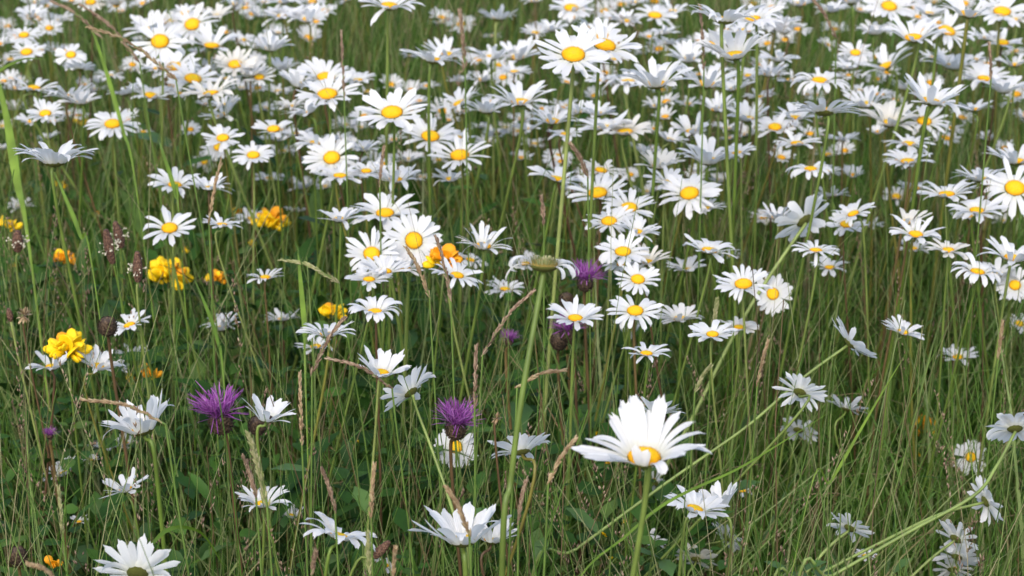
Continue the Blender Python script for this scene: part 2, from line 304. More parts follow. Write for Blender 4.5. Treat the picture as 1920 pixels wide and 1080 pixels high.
DISC = {k: [disc_var(m, M[k]) for m in disc_me] for k in ('disc', 'disc_old', 'disc_dark')}
cv, cf = lathe([(.16, -.46), (.5, -.40), (.82, -.26), (1.0, -.10), (1.03, .0), (.93, .04)], 24, .03)
cup_me = bpy.data.meshes.new('green_cup'); cup_me.from_pydata(cv, [], cf + [tuple(range(24))[::-1]]); cup_me.materials.append(M['cup'])
cup_me.polygons.foreach_set('use_smooth', [True] * len(cup_me.polygons))

daisies = []
for ent in CAT.replace('\n', ';').split(';'):
    if not ent.strip(): continue
    x, y, wd, code, tr = ent.split(); daisies.append([int(x), int(y), int(wd), code, float(tr)])
def depth_for(y, wd, code):
    z = z_for_height(y, .47); lo, hi = .036, .060
    real = wd * z / FPX
    if real > hi: z = hi * FPX / wd
    if real < lo: z = lo * FPX / wd
    zmax = z_for_height(y, .27); zmin = z_for_height(y, .64)
    return min(max(z, zmin), zmax)
def stem_path(base, head, nrm, bend=.0):
    h = np.array(head); b = np.array(base); L = np.linalg.norm(h - b); n = np.array(nrm)
    p2 = h - n * min(.030, L * .15); p1 = b + (p2 - b) * .5 + np.array([bend, 0, .0])
    return catmull([b, p1, p2, h], 7)
HERO = {(978, 846): (-44, 34, -34, 22), (770, 735): (-52, 30, -30, 21), (268, 806): (-14, 56, 0, 23), (258, 1074): (-68, 12, -8, 22), (868, 1014): (-16, 54, -10, 19), (1208, 858): (3, 50, -30, 17), (1594, 643): (-24, 18, -8, 20), (103, 304): (-15, 44, -50, 24),
        (636, 1006): (-18, 38, -80, 17), (1303, 955): (-4, 34, -50, 18), (1350, 950): (-16, 58, -10, 18), (722, 400): (6, 34, -40, 18), (735, 211): (16, 20, -14, 19), (1075, 103): (20, 14, -10, 21), (922, 1014): (-18, 48, -30, 18)}
STEMPX = {(1507, 413): [(1435, 530, 0), (1370, 640, 0), (1290, 800, 0), (1200, 960, 0)], (1594, 643): [(1500, 713, 0), (1400, 800, 0), (1250, 905, 0), (1080, 1030, 0)], (1848, 940): [(1760, 965, -.01), (1650, 1018, -.02), (1510, 1090, -.02)],
          (1903, 803): [(1868, 875, -.01), (1825, 930, -.02), (1700, 1000, -.02), (1560, 1080, -.02)], (1594, 990): [(1550, 1030, -.01), (1490, 1100, -.01)], (1792, 1010): [(1745, 1048, -.01), (1690, 1100, -.01)],
          (770, 735): [(782, 770, .005), (805, 830, .005), (840, 930, 0), (865, 1010, 0)]}
LEAN = {(1507, 413): -.22, (1594, 643): -.34, (1500, 735): -.30, (1903, 803): -.22, (1848, 940): -.34, (1594, 990): -.25, (1792, 1010): -.22, (1794, 1044): -.2,
        (1786, 1068): -.2, (770, 735): .09, (868, 1014): .0, (1208, 858): -.03, (1303, 955): .0, (1350, 950): .03, (636, 1006): -.04, (1075, 103): -.035, (735, 211): .0, (812, 113): -.07}
def look_dir(dx, dy):
    a = math.degrees(math.atan2(-dy, dx)) % 360
    return ['right of', 'above right of', 'above', 'above left of', 'left of', 'below left of', 'below', 'below right of'][int(((a + 22.5) % 360) // 45)]
lands = {k: v for k, v in LAND.items() if v[0]}
ORD = ['nearest', 'second', 'third', 'fourth', 'fifth', 'sixth', 'seventh', 'eighth', 'ninth', 'tenth', 'eleventh', 'twelfth']
extra_lands = {(1020, 495): 'withered daisy', (410, 770): 'larger left knapweed', (125, 655): 'yellow trefoil on white daisy'}
allsh = {k: v[0] for k, v in lands.items()}; allsh.update(extra_lands)
def rel_labels(pts):                                  # pts: list of (x, y) -> (ordinal, direction, landmark)
    res, bk = [None] * len(pts), {}
    for i, (x, y) in enumerate(pts):
        k = min(allsh, key=lambda q: math.hypot(q[0] - x, (q[1] - y) * 1.3)); bk.setdefault((k, look_dir(x - k[0], y - k[1])), []).append(i)
    for (k, d), l in bk.items():
        l.sort(key=lambda i: math.hypot(pts[i][0] - k[0], pts[i][1] - k[1]))
        for n, i in enumerate(l): res[i] = ((ORD[n] + ' one ' if len(l) > 1 else '') + d + ' the ' + allsh[k])
    return res
rest = [d for d in daisies if (d[0], d[1]) not in lands]
for d, s in zip(rest, rel_labels([(d[0], d[1]) for d in rest])):
    size = 'small' if d[2] < 65 else 'large' if d[2] > 104 else 'middling'
    d.append('%s daisy %s, %s' % (size, LOOK[d[3]], s))
for d in daisies:
    if len(d) == 5: d.append(lands[(d[0], d[1])][1])
occl = []
GRP = 'white daisies growing in the meadow'
def add_leaves(root, path, n, sz):
    for _ in range(n):
        k = random.randint(2, len(path) // 2); p = path[k]; a = random.uniform(0, 6.28); e = random.uniform(.3, .9); L = sz * random.uniform(.7, 1.3); v, f = [], []
        for i in range(6):
            s = i / 5; q = p + np.array([math.cos(a) * math.cos(e) * s * L, math.sin(a) * math.cos(e) * s * L, math.sin(e) * s * L - .35 * L * s * s])
            wq = L * .16 * math.sin(math.pi * (.08 + .9 * s)) * (1 + .35 * (i % 2)); nx = np.array([-math.sin(a), math.cos(a), 0])
            v += [q - nx * wq, q + np.array([0, 0, -.2 * wq]), q + nx * wq]
            if i: b = i * 3; f += [(b - 3, b - 2, b + 1, b), (b - 2, b - 1, b + 2, b + 1)]
        mesh_obj('leaf', v, f, M['daisy_leaf'], root)
def daisy(x, y, wd, code, tr, label):
    random.seed(x * 7919 + y)
    tx, cupa, curl = STYLE[code]; hero = HERO.get((x, y)); tx += random.uniform(-5, 5); cupa += random.uniform(-6, 6); curl += random.uniform(-14, 10)
    tr = tr + random.uniform(-4, 4); z = depth_for(y, wd, code)
    if hero: tx, cupa, curl = hero[:3]
    big = wd >= 90
    n = np.array([math.sin(R(tr)), -math.sin(R(tx)) * math.cos(R(tr)), math.cos(R(tx)) * math.cos(R(tr))])
    C = pt(x, y, z); W = 1.12 * wd * z / FPX; occl.append((x, y, wd, z))
    rd_f = .138 if code in 'FXf' else .115
    reach = max(.80, math.cos(R(cupa + .3 * curl))) ; D = W / (2 * rd_f + (1 - 2 * rd_f) * reach) if code not in 'b' else W
    rd = rd_f * D; L = D * (.5 - rd_f)
    base = np.array([C[0] + LEAN.get((x, y), random.gauss(0, .06)), C[1] + random.uniform(-.03, .07), -.01])
    root = thing('daisy', 'daisy', tuple(base), label, GRP)
    loc = C - base
    hm = Matrix.Translation(loc) @ frame(n)
    sm = M['stem_green' if random.random() < .5 or wd > 125 else random.choice(['stem_olive', 'stem_brown', 'stem_green'])]
    end = loc - n * rd * .5
    path = stem_path((0, 0, 0), end, n, random.uniform(-.028, .028))
    if (x, y) in STEMPX:
        wp = [pt(a, b, z + dz) for a, b, dz in STEMPX[(x, y)]]; sm = M['stem_green']; low = wp[-1]; low2 = low + (low - wp[-2]) * .5
        g = np.array([low2[0] + (low2 - low)[0] * .6, low2[1] + .02, -.01]); root.location = tuple(g); loc = C - g; end = loc - n * rd * .5; hm = Matrix.Translation(loc) @ frame(n)
        path = catmull([np.zeros(3)] + ([low2 - g] if low2[2] > .03 else []) + [q - g for q in wp[::-1]] + [end], 7)
    rs = D * (.0205 + random.uniform(-.003, .004))
    if (x, y) in STEMPX: rs *= 1.2; sm = M['stem_pale']
    v, f = tube(path, rs * 1.15, rs, 6); mesh_obj('stem', v, f, sm, root)
    S = Matrix.Scale(rd, 4)
    dk = 'disc_dark' if (x, y) in ((500, 785),) else 'disc'
    dm = random.choice(DISC[dk]); add('flower_centre', dm, root, hm @ Matrix.Translation((0, 0, rd * .02)) @ S @ Matrix.Diagonal((1, 1, random.uniform(.8, 1.2), 1)))
    add('green_cup', cup_me, root, hm @ S)
    npet = hero[3] if hero else random.randint(19, 26); Wp = D * (.98 if wd <= 190 else .95) * (1.22 if code in 'bX' else 1.0 if big else 1.14) * 2 * math.pi * .3 / npet * random.uniform(.95, 1.2)
    ps = []; gap = random.random() < .4 and not hero; ragged = .35 if random.random() < .09 and not hero else 0 if hero else .03; g0 = random.uniform(0, 6.28)
    for i in range(npet):
        phi = 2 * math.pi * (i + random.uniform(-.28, .28)) / npet
        if gap and abs((phi - g0 + math.pi) % (2 * math.pi) - math.pi) < .22: continue
        if random.random() < ragged: continue
        e = R(cupa + random.gauss(0, 8)); c = R(curl + random.gauss(0, 18)); Li = L * random.uniform(.86, 1.06)
        q = random.random()
        if q < .07: c = R(-110); e += .2
        elif q < .08: e += R(30)
        elif q < .11: e -= R(25)
        if code == 'c' and random.random() < .14: e -= R(20)
        ps.append(petal(phi, rd * .99, Li, Wp * random.uniform(.85, 1.1), e, c, 8 if big else 6, 5 if big else 3, random.gauss(0, .22), random.gauss(0, .08), rd * (-.06 if i % 2 else .03)))
    pm = M['petal_old' if random.random() < .05 and not hero else 'petal']
    if wd > 190:
        ps = [petal(R(dg), rd * .99, L * fl * .86, D * .088 * fw, R(e0), R(cv_), 12, 7, random.gauss(0, .2), random.gauss(0, .12), rd * .02 * (q % 3)) for q, (dg, e0, cv_, fl, fw) in enumerate([
            (180, 16, -14, 1.15, 1.2), (165, 30, -30, 1.0, 1.1), (151, 42, -75, .95, .7), (136, 50, -24, .95, 1.1), (116, 60, -10, 1.1, 1.25), (97, 66, -10, 1.15, 1.3), (80, 58, -26, .85, 1.0), (62, 64, -8, 1.2, 1.15), (47, 55, -45, 1.05, .75),
            (34, 46, -50, 1.1, .65), (20, 40, -65, 1.15, .75), (6, 34, -75, 1.15, .85), (-14, 38, -34, 1.0, 1.3), (-38, 44, -26, .8, 1.2), (-62, 55, -150, .62, .95), (200, 24, -20, 1.0, 1.3), (221, 42, -24, .8, 1.2), (246, 70, 30, .5, .8), (268, 76, 20, .42, .8)])]
    if big:
        for v, f, u in ps: mesh_obj('petal', v, f, pm, root, u).matrix_local = hm
    else:
        v, f, u = merge(ps); mesh_obj('petals', v, f, pm, root, u).matrix_local = hm
    if wd > 70 and y > 500: add_leaves(root, path, random.randint(1, 3), .032)
for d in daisies:
    if len(d[5].split()) > 16: print('LONG', d)
    daisy(*d)

# the withered daisy with curling petals on its thick stem
def withered():
    random.seed(5); x, y = 1020, 497; z = 1.32; C = pt(x, y, z); base = pt(925, 1350, 1.36); base[2] = -.01
    occl.append((x, y, 120, z))
    root = thing('daisy', 'daisy', tuple(base), 'withered daisy with yellow-green centre and long curling drooping petals on a thick pale stem', GRP)
    n = np.array([.05, .20, .95]); n /= np.linalg.norm(n); loc = C - base; hm = Matrix.Translation(loc) @ frame(n); rd = .0085
    mids = [pt(1008, 575, 1.32) - base, pt(980, 735, 1.32) - base, pt(958, 900, 1.33) - base, pt(940, 1120, 1.345) - base]
    path = catmull([np.zeros(3), *mids[::-1], loc - n * rd * .5], 7); v, f = tube(path, .0020, .0017, 8); mesh_obj('stem', v, f, M['stem_green'], root)
    add('flower_centre', DISC['disc_old'][0], root, hm @ Matrix.Scale(rd, 4)); add('green_cup', cup_me, root, hm @ Matrix.Scale(rd * 1.02, 4))
    for deg, e, c, L, W, tw in [(178, 70, -250, .027, .0052, .5), (190, 60, -230, .030, .005, -.4), (165, 50, -170, .026, .0048, .8), (205, 20, -120, .031, .005, .3), (196, 75, -300, .024, .004, .9),
                                (10, 42, -150, .022, .0062, .2), (-8, 38, -140, .024, .0062, -.3), (26, 45, -170, .021, .006, .2), (-24, 30, -150, .022, .0055, .5), (42, 45, -160, .019, .0055, 0), (-40, 15, -150, .017, .004, .2)]:
        v, f, u = petal(R(deg), rd * .88, L * .78, W * .8, R(e), R(c), 14, 5, tw, random.gauss(0, .1), 0); mesh_obj('petal', v, f, M['petal_old' if deg % 2 else 'petal'], root, u).matrix_local = hm
    V, F = [], []
    for k in range(120):
        q = math.sqrt((k + .5) / 120); a = k * 2.39996; p0 = np.array([q * rd * math.cos(a), q * rd * math.sin(a), rd * .15]); L = rd * random.uniform(.22, .42); o = np.array([-math.sin(a), math.cos(a), 0]) * rd * .05
        tp = p0 + np.array([math.cos(a) * q * .6, math.sin(a) * q * .6, 1]) * L; b = len(V); V += [p0 - o, p0 + o, tp + o * .8, tp - o * .8]; F.append((b, b + 1, b + 2, b + 3))
    mesh_obj('florets', V, F, M['seed_green'], root, smooth=False).matrix_local = hm
withered()

# ---------------------------------------------------------------- yellow trefoils
def ellipsoid(c, ax, R3, nu=10, nv=7, bend=0):
    v, f = [], []
    for i in range(nv):
        t = math.pi * i / (nv - 1)
        for j in range(nu):
            a = 2 * math.pi * j / nu; p = np.array([ax[0] * math.sin(t) * math.cos(a), ax[1] * math.sin(t) * math.sin(a), ax[2] * math.cos(t)])
            p[2] += bend * (p[0] ** 2 + p[1] ** 2) / max(ax[0], 1e-6); v.append(tuple(R3 @ p + np.array(c)))
        if i:
            for j in range(nu):
                a, b = (i - 1) * nu + j, (i - 1) * nu + (j + 1) % nu; f.append((a, b, b + nu, a + nu))
    return v, f
def rx(a): c, s = math.cos(a), math.sin(a); return np.array([[1, 0, 0], [0, c, -s], [0, s, c]])
def ry(a): c, s = math.cos(a), math.sin(a); return np.array([[c, 0, s], [0, 1, 0], [-s, 0, c]])
def rz(a): c, s = math.cos(a), math.sin(a); return np.array([[c, -s, 0], [s, c, 0], [0, 0, 1]])
def floret_mesh(m):                                   # +x points outward; unit = about one floret length
    V, F = [], []
    for c, ax, rot, bd in [((.30, 0, .36), (.50, .50, .09), ry(-.8), -.30), ((.55, .16, .02), (.48, .10, .24), rx(.25), 0), ((.55, -.16, .02), (.48, .10, .24), rx(-.25), 0), ((.45, 0, -.12), (.42, .10, .16), ry(.2), 0), ((-.05, 0, -.02), (.28, .13, .13), ry(-.2), 0)]:
        v, f = ellipsoid(c, ax, rot, bend=bd); k = len(V); V += v; F += [tuple(a + k for a in q) for q in f]
    me = bpy.data.meshes.new('floret'); me.from_pydata(V, [], F); me.materials.append(m); me.polygons.foreach_set('use_smooth', [True] * len(me.polygons)); return me
FLO = {k: floret_mesh(M[k]) for k in ('yellow', 'orange')}
TREF = [(315, 520, 76, 'yellow', 6, 'bright yellow trefoil with a wide lumpy row of blooms below a lone daisy'), (117, 487, 40, 'orange', 4, 'yellow trefoil with orange lower blooms beside a slanting stem at the left'),
 (149, 494, 24, 'orange', 2, 'dull orange trefoil, small and half hidden, right of the yellow and orange one'), (407, 523, 36, 'orange', 4, 'small orange trefoil with ragged blooms right of the wide yellow one'),
 (343, 471, 20, 'yellow', 1, 'single yellow trefoil bloom above the wide yellow cluster'), (444, 400, 20, 'orange', 2, 'single upright yellow bloom left of the big round trefoil'),
 (474, 460, 20, 'yellow', 2, 'narrow upright yellow bloom below the big round trefoil'), (16, 427, 40, 'yellow', 3, 'yellow trefoil cut by the left edge beside a brown plantain head'),
 (510, 418, 62, 'yellow', 6, 'big round bright yellow trefoil with orange lower blooms in front of small daisies'), (112, 349, 24, 'yellow', 2, 'small yellow trefoil below the wide side-on daisy'),
 (184, 398, 12, 'orange', 1, 'tiny orange bloom in grass at the left'), (832, 490, 66, 'orange', 6, 'orange-yellow trefoil pressed against the face-on daisy'), (624, 588, 52, 'yellow', 4, 'bright yellow trefoil with two blooms left of a drooping daisy'),
 (624, 645, 20, 'orange', 2, 'orange bloom peeping out below the side-on daisy'), (126, 656, 74, 'yellow', 7, 'large bright yellow trefoil on a bent green stem over a white daisy'), (281, 705, 42, 'orange', 3, 'orange-yellow trefoil with a pointed bloom below cupped daisies'),
 (244, 712, 24, 'orange', 2, 'small orange trefoil half hidden left of the pointed one'), (152, 233, 30, 'yellow', 3, 'yellow trefoil behind leaves, left of the upper left open daisy'), (1733, 802, 52, 'orange', 5, 'dull yellow trefoil deep in the grass at the right'),
 (1138, 1003, 20, 'yellow', 2, 'round yellow bloom low in the grass right of the bottom middle'), (1142, 1047, 13, 'yellow', 1, 'tiny yellow bloom at the bottom below a rounder one'), (1168, 980, 12, 'yellow', 1, 'tiny yellow bloom just left of the thick stem of the largest daisy'),
 (1722, 852, 14, 'yellow', 1, 'tiny yellow bloom below the dull yellow trefoil'), (1778, 943, 16, 'orange', 1, 'tiny orange bloom above the ragged slanting stems at the right'), (98, 1060, 34, 'orange', 3, 'dim orange trefoil low in shade at the bottom left'),
 (662, 826, 26, 'yellow', 1, 'pale yellow curved bloom alone in the green below the left-leaning daisy'), (1130, 822, 26, 'orange', 2, 'orange bloom behind the left petals of the largest daisy'), (28, 500, 14, 'orange', 1, 'tiny orange bloom near the left edge below plantain'), (118, 1020, 9, 'yellow', 1, 'narrow yellow bloom low at the left beside a leaf')]
def simple_stem(x, y, z, lean, r, m, root, base, top):
    v, f = tube(catmull([np.zeros(3), (np.array(top) - base) * .5 + np.array([lean * .15, 0, .01]), np.array(top) - base], 6), r * 1.2, r, 6); mesh_obj('stem', v, f, m, root)
for x, y, wd, mk, nf, lab in TREF:
    random.seed(x + y * 3); z = z_for_height(y, .33 if wd > 30 else .26)
    if (x, y) in ((1733, 802), (1722, 852), (1778, 943)): z = z_for_height(y, .15)
    if (x, y) == (832, 490): z = depth_for(451, 108, 'X') - .02
    if (x, y) == (126, 656): z = depth_for(688, 82, 'c') - .05
    C = pt(x, y, z); base = np.array([C[0] - random.uniform(0, .06), C[1] + .02, 0]); W = wd * z / FPX; occl.append((x, y, wd, z))
    root = thing('yellow_trefoil', 'wildflower', tuple(base), lab, 'yellow and orange trefoils'); simple_stem(x, y, z, .02, .0009, M['stem_green'], root, base, C - np.array([0, 0, W * .3]))
    if nf > 3: nf += 3
    for k in range(nf):
        a = 2 * math.pi * (k + random.uniform(-.2, .2)) / max(nf, 2) - 1.57 + (0 if nf > 2 else .8); s = W * (.44 if nf > 3 else .50 if nf > 2 else .66) * random.uniform(.85, 1.1)
        m = frame((0, 0, 1)); p = Vector(C - base) + Vector((math.cos(a) * W * (.20 if k % 2 else .10), math.sin(a) * W * .12, (-.07 if k % 2 else .09) * W + random.uniform(-.03, .03) * W)) * (1 if nf > 1 else 0)
        mm = Matrix.Translation(p) @ Matrix.Rotation(a, 4, 'Z') @ Matrix.Rotation(random.uniform(-.7, .1), 4, 'Y') @ Matrix.Rotation(random.gauss(0, .3), 4, 'X') @ Matrix.Scale(s, 4)
        add('floret', FLO['yellow' if (mk == 'yellow' and random.random() < .85) or random.random() < .3 else 'orange'], root, mm)
    if wd > 30:
        for _ in range(3):
            pp = catmull([np.zeros(3), (C - base) * .6, (C - base) * .95], 6); add_leaves(root, pp, 2, .022)

# ---------------------------------------------------------------- knapweeds
def knap(x, y, wd, z, lab, bloom=True, tr=0, bud=1., dx=0., stemmat='stem_brown'):
    random.seed(x + y); C = pt(x, y, z); W = wd * z / FPX; base = np.array([C[0] + dx, C[1], 0]); occl.append((x, y, wd, z))
    root = thing('knapweed', 'wildflower', tuple(base), lab, 'knapweeds' if bloom else 'brown knapweed buds')
    rb = (W * .23 if bloom else W * .5) * bud
    n = Vector((math.sin(R(tr)), -.15, math.cos(R(tr)))).normalized(); top = Vector(C - base) - n * (W * .28 if bloom else 0)
    hm = Matrix.Translation(top) @ frame(n)
    V, F = [], []
    v, f = lathe([(.3, -1.0), (.72, -.82), (.97, -.4), (1, 0), (.9, .45), (.7, .8), (.45, .9)], 18, .04); V += v; F += f
    for k in range(150):                                # scales of the bud, little raised fringed bracts
        t = -1 + 1.75 * ((k + .5) / 150); r = math.sqrt(max(.05, 1 - t * t)); a = k * 2.39996; s = .17
        c = np.array([r * math.cos(a), r * math.sin(a), t]); o = np.array([-math.sin(a), math.cos(a), 0]); u = np.array([-t * math.cos(a), -t * math.sin(a), r]); b = len(V)
        V += [tuple(c * .97 - o * s * .7), tuple(c * .97 + o * s * .7), tuple(c * 1.14 + u * s * 1.5 + o * s * .4), tuple(c * 1.14 + u * s * 1.5 - o * s * .4)]; F.append((b, b + 1, b + 2, b + 3))
    mesh_obj('bud', [tuple(np.array(a) * rb) for a in V], F, M['bud'], root, smooth=False).matrix_local = hm
    if bloom:
        V, F = [], []
        for k in range(210):
            q = math.sqrt(random.random()); a = random.uniform(0, 6.28); el = 1.5 - .95 * q + random.gauss(0, .1); L = W * (.34 + .20 * q) * random.uniform(.8, 1.1); hw = W * .0085
            p0 = np.array([math.cos(a) * q * rb * .6, math.sin(a) * q * rb * .6, rb * .8]); o = np.array([-math.sin(a), math.cos(a), 0]); b = len(V); bend = random.uniform(-.7, 1.6); sw = random.gauss(0, .5)
            p = p0.copy(); ns = 6
            for i in range(ns):
                s = i / (ns - 1); e2 = el + bend * s
                if i: p = p + L / (ns - 1) * (np.array([math.cos(a) * math.cos(e2), math.sin(a) * math.cos(e2), math.sin(e2)]) + o * sw)
                ww = hw * (.6 + .9 * math.sin(math.pi * min(1, s * .95 + .05)))
                V += [tuple(p - o * ww), tuple(p + o * ww)]
                if i: c = b + 2 * i; F.append((c - 2, c - 1, c + 1, c))
        mesh_obj('purple_florets', V, F, M['purple'], root).matrix_local = hm
    end = np.array(top) - np.array(n) * rb * .9
    path = stem_path((0, 0, 0), end, n, .01); v, f = tube(path, .0016, .0013, 6); mesh_obj('stem', v, f, M[stemmat], root); add_leaves(root, path, 3, .07)
knap(410, 768, 98, 1.62, 'larger purple knapweed at the lower left, full shaggy bloom beside a cupped daisy', tr=-6)
knap(857, 785, 84, 1.62, 'purple knapweed with sparse upright florets in the middle above a small face-on daisy', tr=6)
knap(1098, 516, 64, 1.85, 'purple knapweed tuft right behind the withered daisy')
knap(1062, 612, 62, 1.85, 'purple knapweed mostly hidden under the flat daisy', tr=-10)
knap(955, 632, 34, 1.9, 'thin fading purple knapweed left of the thick pale stem', tr=4)
knap(93, 812, 26, 1.75, 'small closed knapweed with a hint of purple at the left edge')
knap(202, 612, 35, 1.72, 'round dark brown knapweed bud standing on a grey stem above cupped daisies', False, dx=.01)
knap(33, 1042, 34, 1.62, 'brown spiky knapweed bud at the bottom left corner', False)
knap(483, 798, 34, 1.66, 'dark knapweed bud just right of the larger purple bloom', False)
knap(1048, 640, 32, 1.9, 'dark knapweed bud beneath the hidden purple bloom', False)
knap(1062, 562, 26, 2.02, 'dark knapweed bud under the purple tuft behind the withered daisy', False)
knap(305, 88, 26, 2.45, 'dark knapweed bud among the daisies at upper left', False)

# ---------------------------------------------------------------- plantain heads
def plantain(x, y, wd, ln, z, lab, ang=0, stamens=True):
    random.seed(x + 2 * y); C = pt(x, y, z); s = z / FPX; w_, l_ = wd * s / 2, ln * s; base = np.array([C[0] - math.sin(R(ang)) * .25, C[1] + .02, 0]); occl.append((x, y, ln * .8, z))
    root = thing('plantain', 'wildflower', tuple(base), lab, 'ribwort plantain heads'); n = Vector((math.sin(R(ang)), .0, math.cos(R(ang))))
    hm = Matrix.Translation(Vector(C - base) - n * l_ / 2) @ frame(n)
    prof = [(w_ * math.sin(math.pi * (.1 + .8 * t)) ** .6 * (1.08 - .3 * t), l_ * t) for t in np.linspace(0, 1, 14)]; v, f = lathe(prof, 18, .07); mesh_obj('flower_head', v, f, M['plantain'], root).matrix_local = hm
    if stamens:
        V, F = [], []
        for k in range(26):
            a = random.uniform(0, 6.28); t = random.uniform(.35, .62); r = w_ * random.uniform(1.2, 2.0); c = (r * math.cos(a), r * math.sin(a), l_ * t + random.uniform(-.1, .1) * l_); v, f = ellipsoid(c, (w_ * .16,) * 3, np.eye(3), 6, 5)
            b = len(V); V += v; F += [tuple(i + b for i in q) for q in f]
            p0 = np.array([w_ * .9 * math.cos(a), w_ * .9 * math.sin(a), l_ * t]); v, f = tube([p0, np.array(c)], w_ * .03, w_ * .03, 3); b = len(V); V += [tuple(q) for q in v]; F += [tuple(i + b for i in q) for q in f]
        mesh_obj('stamens', V, F, M['anther'], root).matrix_local = hm
    end = np.array(hm.translation); v, f = tube(stem_path((0, 0, 0), end, np.array(n), .01), .0011, .0009, 6); mesh_obj('stem', v, f, M['stem_green'], root)
plantain(205, 462, 22, 68, 1.85, 'brown plantain head ringed with white stamens, left of the lone daisy', -8)
plantain(258, 500, 20, 60, 1.8, 'slim brown plantain head with pale stamens, right one of the close pair', 2)
plantain(222, 440, 20, 52, 1.9, 'plantain head with grey tip rising behind the brown one', -10)
plantain(33, 452, 22, 42, 1.95, 'stubby brown plantain head beside the yellow trefoil at the left edge', 4)
plantain(716, 1030, 19, 44, 1.42, 'tilted reddish brown plantain head beside the curling bottom daisy', 40, False)
plantain(18, 590, 13, 26, 1.8, 'small grey plantain head near the left edge', -6, False)

# ---------------------------------------------------------------- dry clover-like heads
def dryhead(x, y, wd, z, lab):
    random.seed(x); C = pt(x, y, z); W = wd * z / FPX; base = np.array([C[0] + .02, C[1], 0])
    root = thing('dry_clover', 'wildflower', tuple(base), lab, 'dry clover heads'); V, F = [], []
    for k in range(46):
        a = random.uniform(0, 6.28); e = random.uniform(-.9, 1.4); L = W * random.uniform(.35, .6); d = np.array([math.cos(a) * math.cos(e), math.sin(a) * math.cos(e), math.sin(e)]); o = np.cross(d, [.3, .2, 1]); o /= np.linalg.norm(o); b = len(V)
        V += [tuple(d * L * .1), tuple(d * L * .6 + o * L * .15), tuple(d * L), tuple(d * L * .6 - o * L * .15)]; F.append((b, b + 1, b + 2, b + 3))
    mesh_obj('seed_head', V, F, M['seed_tan'], root, smooth=False).location = C - base
    v, f = tube(stem_path((0, 0, 0), C - base, np.array([0, 0, 1.]), .01), .001, .0008, 5); mesh_obj('stem', v, f, M['stem_brown'], root)
dryhead(45, 592, 34, 1.8, 'dry pale clover head on a brown stem near the left edge')
dryhead(931, 784, 24, 1.5, 'tiny dry tan flower cluster between the purple knapweed and a back-turned daisy')

# ---------------------------------------------------------------- the far carpet of small blooms beyond the 300 built one by one
def far_daisies(n):
    random.seed(21); V, F, U, MI = [], [], [], []; done = 0
    def put(v, f, u, mi, mx):
        b = len(V); V.extend([tuple(mx @ Vector(tuple(q))) for q in v]); F.extend([tuple(a + b for a in q) for q in f]); U.extend(u if u else [(0, .5)] * len(v)); MI.extend([mi] * len(f))
    dprof = lathe([(.96, -.1), (.9, .2), (.6, .36), (.25, .42)], 10)
    while done < n:
        x, y = random.uniform(-40, 1960), random.uniform(-60, 1) if random.random() < .12 else 345 * random.random() ** 1.15
        if (640 < x < 1000 and 30 < y < 140 and random.random() < .7) or (x < 520 and y > 270) or (1500 < x < 1640 and y > 180 and random.random() < .6): continue
        wd = random.uniform(42, 66); z = z_for_height(y, random.uniform(.30, .42)); C = pt(x, y, z); D = min(.052, wd * z / FPX); rd = D * .14; tx, tr = random.gauss(4, 12), random.gauss(0, 8); done += 1
        nn = np.array([math.sin(R(tr)), -math.sin(R(tx)), math.cos(R(tx))]); hm = Matrix.Translation(Vector(tuple(C))) @ frame(nn); np_ = random.randint(16, 20); ca, cu = random.uniform(15, 50), random.uniform(-50, -10)
        for i in range(np_):
            v, f, u = petal(6.283 * (i + random.uniform(-.3, .3)) / np_, rd, D * .36 * random.uniform(.85, 1.05), D * 2 / np_ * random.uniform(.85, 1.1), R(ca + random.gauss(0, 8)), R(cu + random.gauss(0, 15)), 4, 3, 0, 0, 0); put(v, f, u, 0, hm)
        put(dprof[0], dprof[1], None, 1, hm @ Matrix.Scale(rd, 4)); put(cv, cf, None, 2, hm @ Matrix.Scale(rd, 4))
        g = np.array([C[0] + random.gauss(0, .04), C[1] + .02, -.01]); v, f = tube(stem_path(g, C - nn * rd * .4, nn, random.uniform(-.02, .02)), .0011, .0008, 4); put(v, f, None, 3, Matrix.Identity(4))
    o = mesh_obj('distant_daisies', V, F, M['petal'], None, U)
    for k in ('disc_far', 'cup', 'stem_olive'): o.data.materials.append(M[k])
    o.data.polygons.foreach_set('material_index', MI); o['kind'] = 'stuff'; o['label'] = 'carpet of small far daisies filling the back of the meadow'; o['category'] = 'daisies'
M['disc_far'] = mat('flower_centre_far', bumpy((.76, .40, .008), (.62, .26, .004), 500, .0006))
far_daisies(230)

